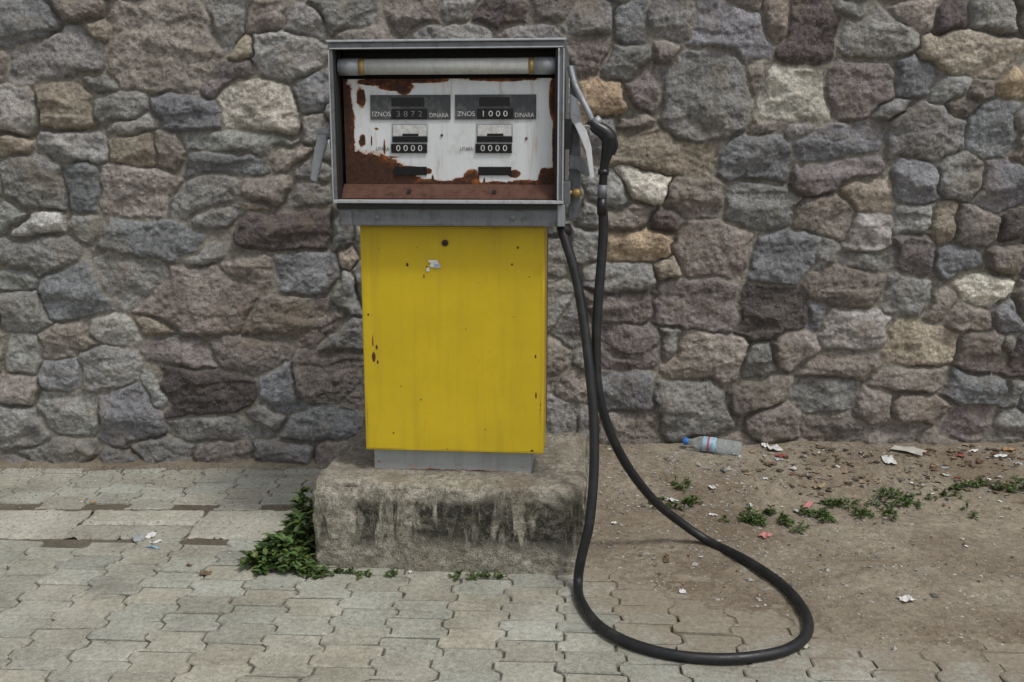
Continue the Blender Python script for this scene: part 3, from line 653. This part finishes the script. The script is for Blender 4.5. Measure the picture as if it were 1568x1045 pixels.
items=[(1185,688,.08,.05,WH),(1172,684,.05,.03,WH),(1215,720,.03,.03,WH),(1392,692,.14,.07,(.50,.48,.42)),(1360,706,.10,.05,WH),(1172,735,.02,.02,WH),(1238,775,.085,.02,PK),(1195,700,.04,.03,RD),(1255,746,.03,.07,TN),(1172,822,.05,.03,PK),(1386,920,.04,.045,WH),(1090,748,.04,.025,WH),(1045,908,.02,.02,WH),(1092,790,.03,.015,WH),(1030,768,.05,.03,WH),(1430,716,.03,.02,OR),(1470,700,.03,.03,RD),(1500,708,.05,.03,BR),(1530,700,.06,.03,WH),(1545,690,.05,.05,OR),(1560,712,.03,.03,GR),(1490,692,.05,.02,WH),(1230,730,.04,.02,BR),(1210,745,.05,.012,BR),(1290,725,.03,.03,TN),(1320,732,.03,.02,BR),(1180,712,.03,.05,BR),(940,803,.02,.015,WH),(1150,775,.03,.01,WH),(1232,992,.03,.02,(.45,.42,.33)),(1345,740,.03,.01,TN),(1448,730,.02,.02,WH),(1020,858,.05,.02,BR),(315,880,.035,.03,BR),(290,868,.02,.02,BR),(212,826,.07,.04,GR),(232,822,.03,.05,WH),(234,840,.012,.04,BL),(237,816,.01,.01,RD),(240,832,.04,.02,WH),(143,770,.02,.02,OR),(628,878,.012,.012,WH),(769,876,.015,.012,WH),(820,872,.02,.015,TN)]
for (u,v,w,l,c) in items:
    x,y,z=gw(u,v); crumple(x,y,z,w,l,c,.006+.12*min(w,l))
for i in range(620):
    u=random.triangular(1120,1620,1250) if random.random()<.65 else random.uniform(1400,1640); v=random.triangular(680,790,698)
    x,y,z=gw(u,v); s=random.uniform(.005,.030)
    if random.random()<.25: crumple(x,y,z,s*1.8,.003,random.choice([BR,DK,TN]),.004,3); continue
    cc=random.choice([WH,GR,TN,TN,BR,BR,BR,BR,TN,DK,DK,DK,DK,RD if random.random()<.5 else BR]); 
    if cc is WH: s*=.8
    crumple(x,y,z,s,s*random.uniform(.25,1.1),cc,.006,3)
for i in range(170):
    u=random.uniform(930,1560); v=random.uniform(695,900); x,y,z=gw(u,v); s=random.uniform(.004,.014)
    crumple(x,y,z,s,s*.7,random.choice([WH,GR,TN,BR,BR,DK]),.003,3)
for i in range(60):
    u=random.uniform(0,470); v=random.uniform(716,900); x,y,z=gw(u,v); s=random.uniform(.004,.012)
    crumple(x,y,z,s,s*.7,random.choice([WH,TN,BR,BR,DK,DK]),.003,3)
poly_mesh("litter",V,Fc,MSCR,col=C)
# ------------------------------------------------------------ plastic bottle
bt=bpy.data.objects.new("plastic_bottle",None); link(bt)
def lathe(name,prof,mat,seg=28,parent=bt):
    V=[];Fc=[]
    for (t,r) in prof:
        for k in range(seg):
            a=k/seg*6.2832; V.append((t,math.cos(a)*r,math.sin(a)*r))
    for i in range(len(prof)-1):
        for k in range(seg):
            Fc.append((i*seg+k,i*seg+(k+1)%seg,(i+1)*seg+(k+1)%seg,(i+1)*seg+k))
    Fc.append(tuple(range(seg))[::-1]); Fc.append(tuple((len(prof)-1)*seg+k for k in range(seg)))
    return poly_mesh(name,V,Fc,mat,parent=parent,smooth=True)
mb=M("clear_plastic"); mb.done((.80,.90,.95),.12,0,Transmission_Weight=.85,IOR=1.12)
prof=[(.0,.013),(.012,.013),(.02,.014),(.05,.029),(.062,.031)]
for k in range(14):
    prof.append((.068+k*.0105,.031-(.0022 if k%2 else 0)))
prof+=[(.218,.030),(.225,.022)]
lathe("bottle_body",prof,mb.m)
lathe("bottle_cap",[(-.016,.0145),(-.014,.0155),(.002,.0155),(.0035,.0145)],m_plain("blue_cap",(.03,.17,.55),.4))
lathe("bottle_label",[(.066,.0316),(.067,.0322),(.118,.0322),(.119,.0316)],m_plain("bottle_label",(.36,.55,.70),.4,0,.5,35))
lathe("label_band",[(.085,.0324),(.086,.0327),(.093,.0327),(.094,.0324)],m_plain("label_red",(.5,.10,.12),.4,0,.6,60))
x,y,z=gw(1052,688); bt.location=(x,y,z+.034); bt.rotation_euler=(0,math.radians(3),math.radians(-18))
# ------------------------------------------------------------ light
w=bpy.data.worlds.new("World"); S.world=w; w.use_nodes=True; nt=w.node_tree
sky=nt.nodes.new("ShaderNodeTexSky"); sky.sky_type='NISHITA'; sky.sun_disc=False
EL,AZ=math.radians(60),math.radians(135)
sky.sun_elevation=EL; sky.sun_rotation=AZ; sky.dust_density=3; sky.air_density=1.0
hs=nt.nodes.new("ShaderNodeHueSaturation"); hs.inputs["Saturation"].default_value=.30
nt.links.new(sky.outputs[0],hs.inputs["Color"]); bg=nt.nodes["Background"]; nt.links.new(hs.outputs[0],bg.inputs[0]); bg.inputs[1].default_value=.125
sl=bpy.data.lights.new("sun",'SUN'); sl.energy=1.5; sl.angle=math.radians(10); sl.color=(1,.97,.92)
so=bpy.data.objects.new("sun",sl); link(so)
d=Vector((math.sin(AZ)*math.cos(EL),math.cos(AZ)*math.cos(EL),math.sin(EL)))
so.rotation_euler=d.to_track_quat('Z','Y').to_euler(); so.location=d*6
print("stones",len(st))
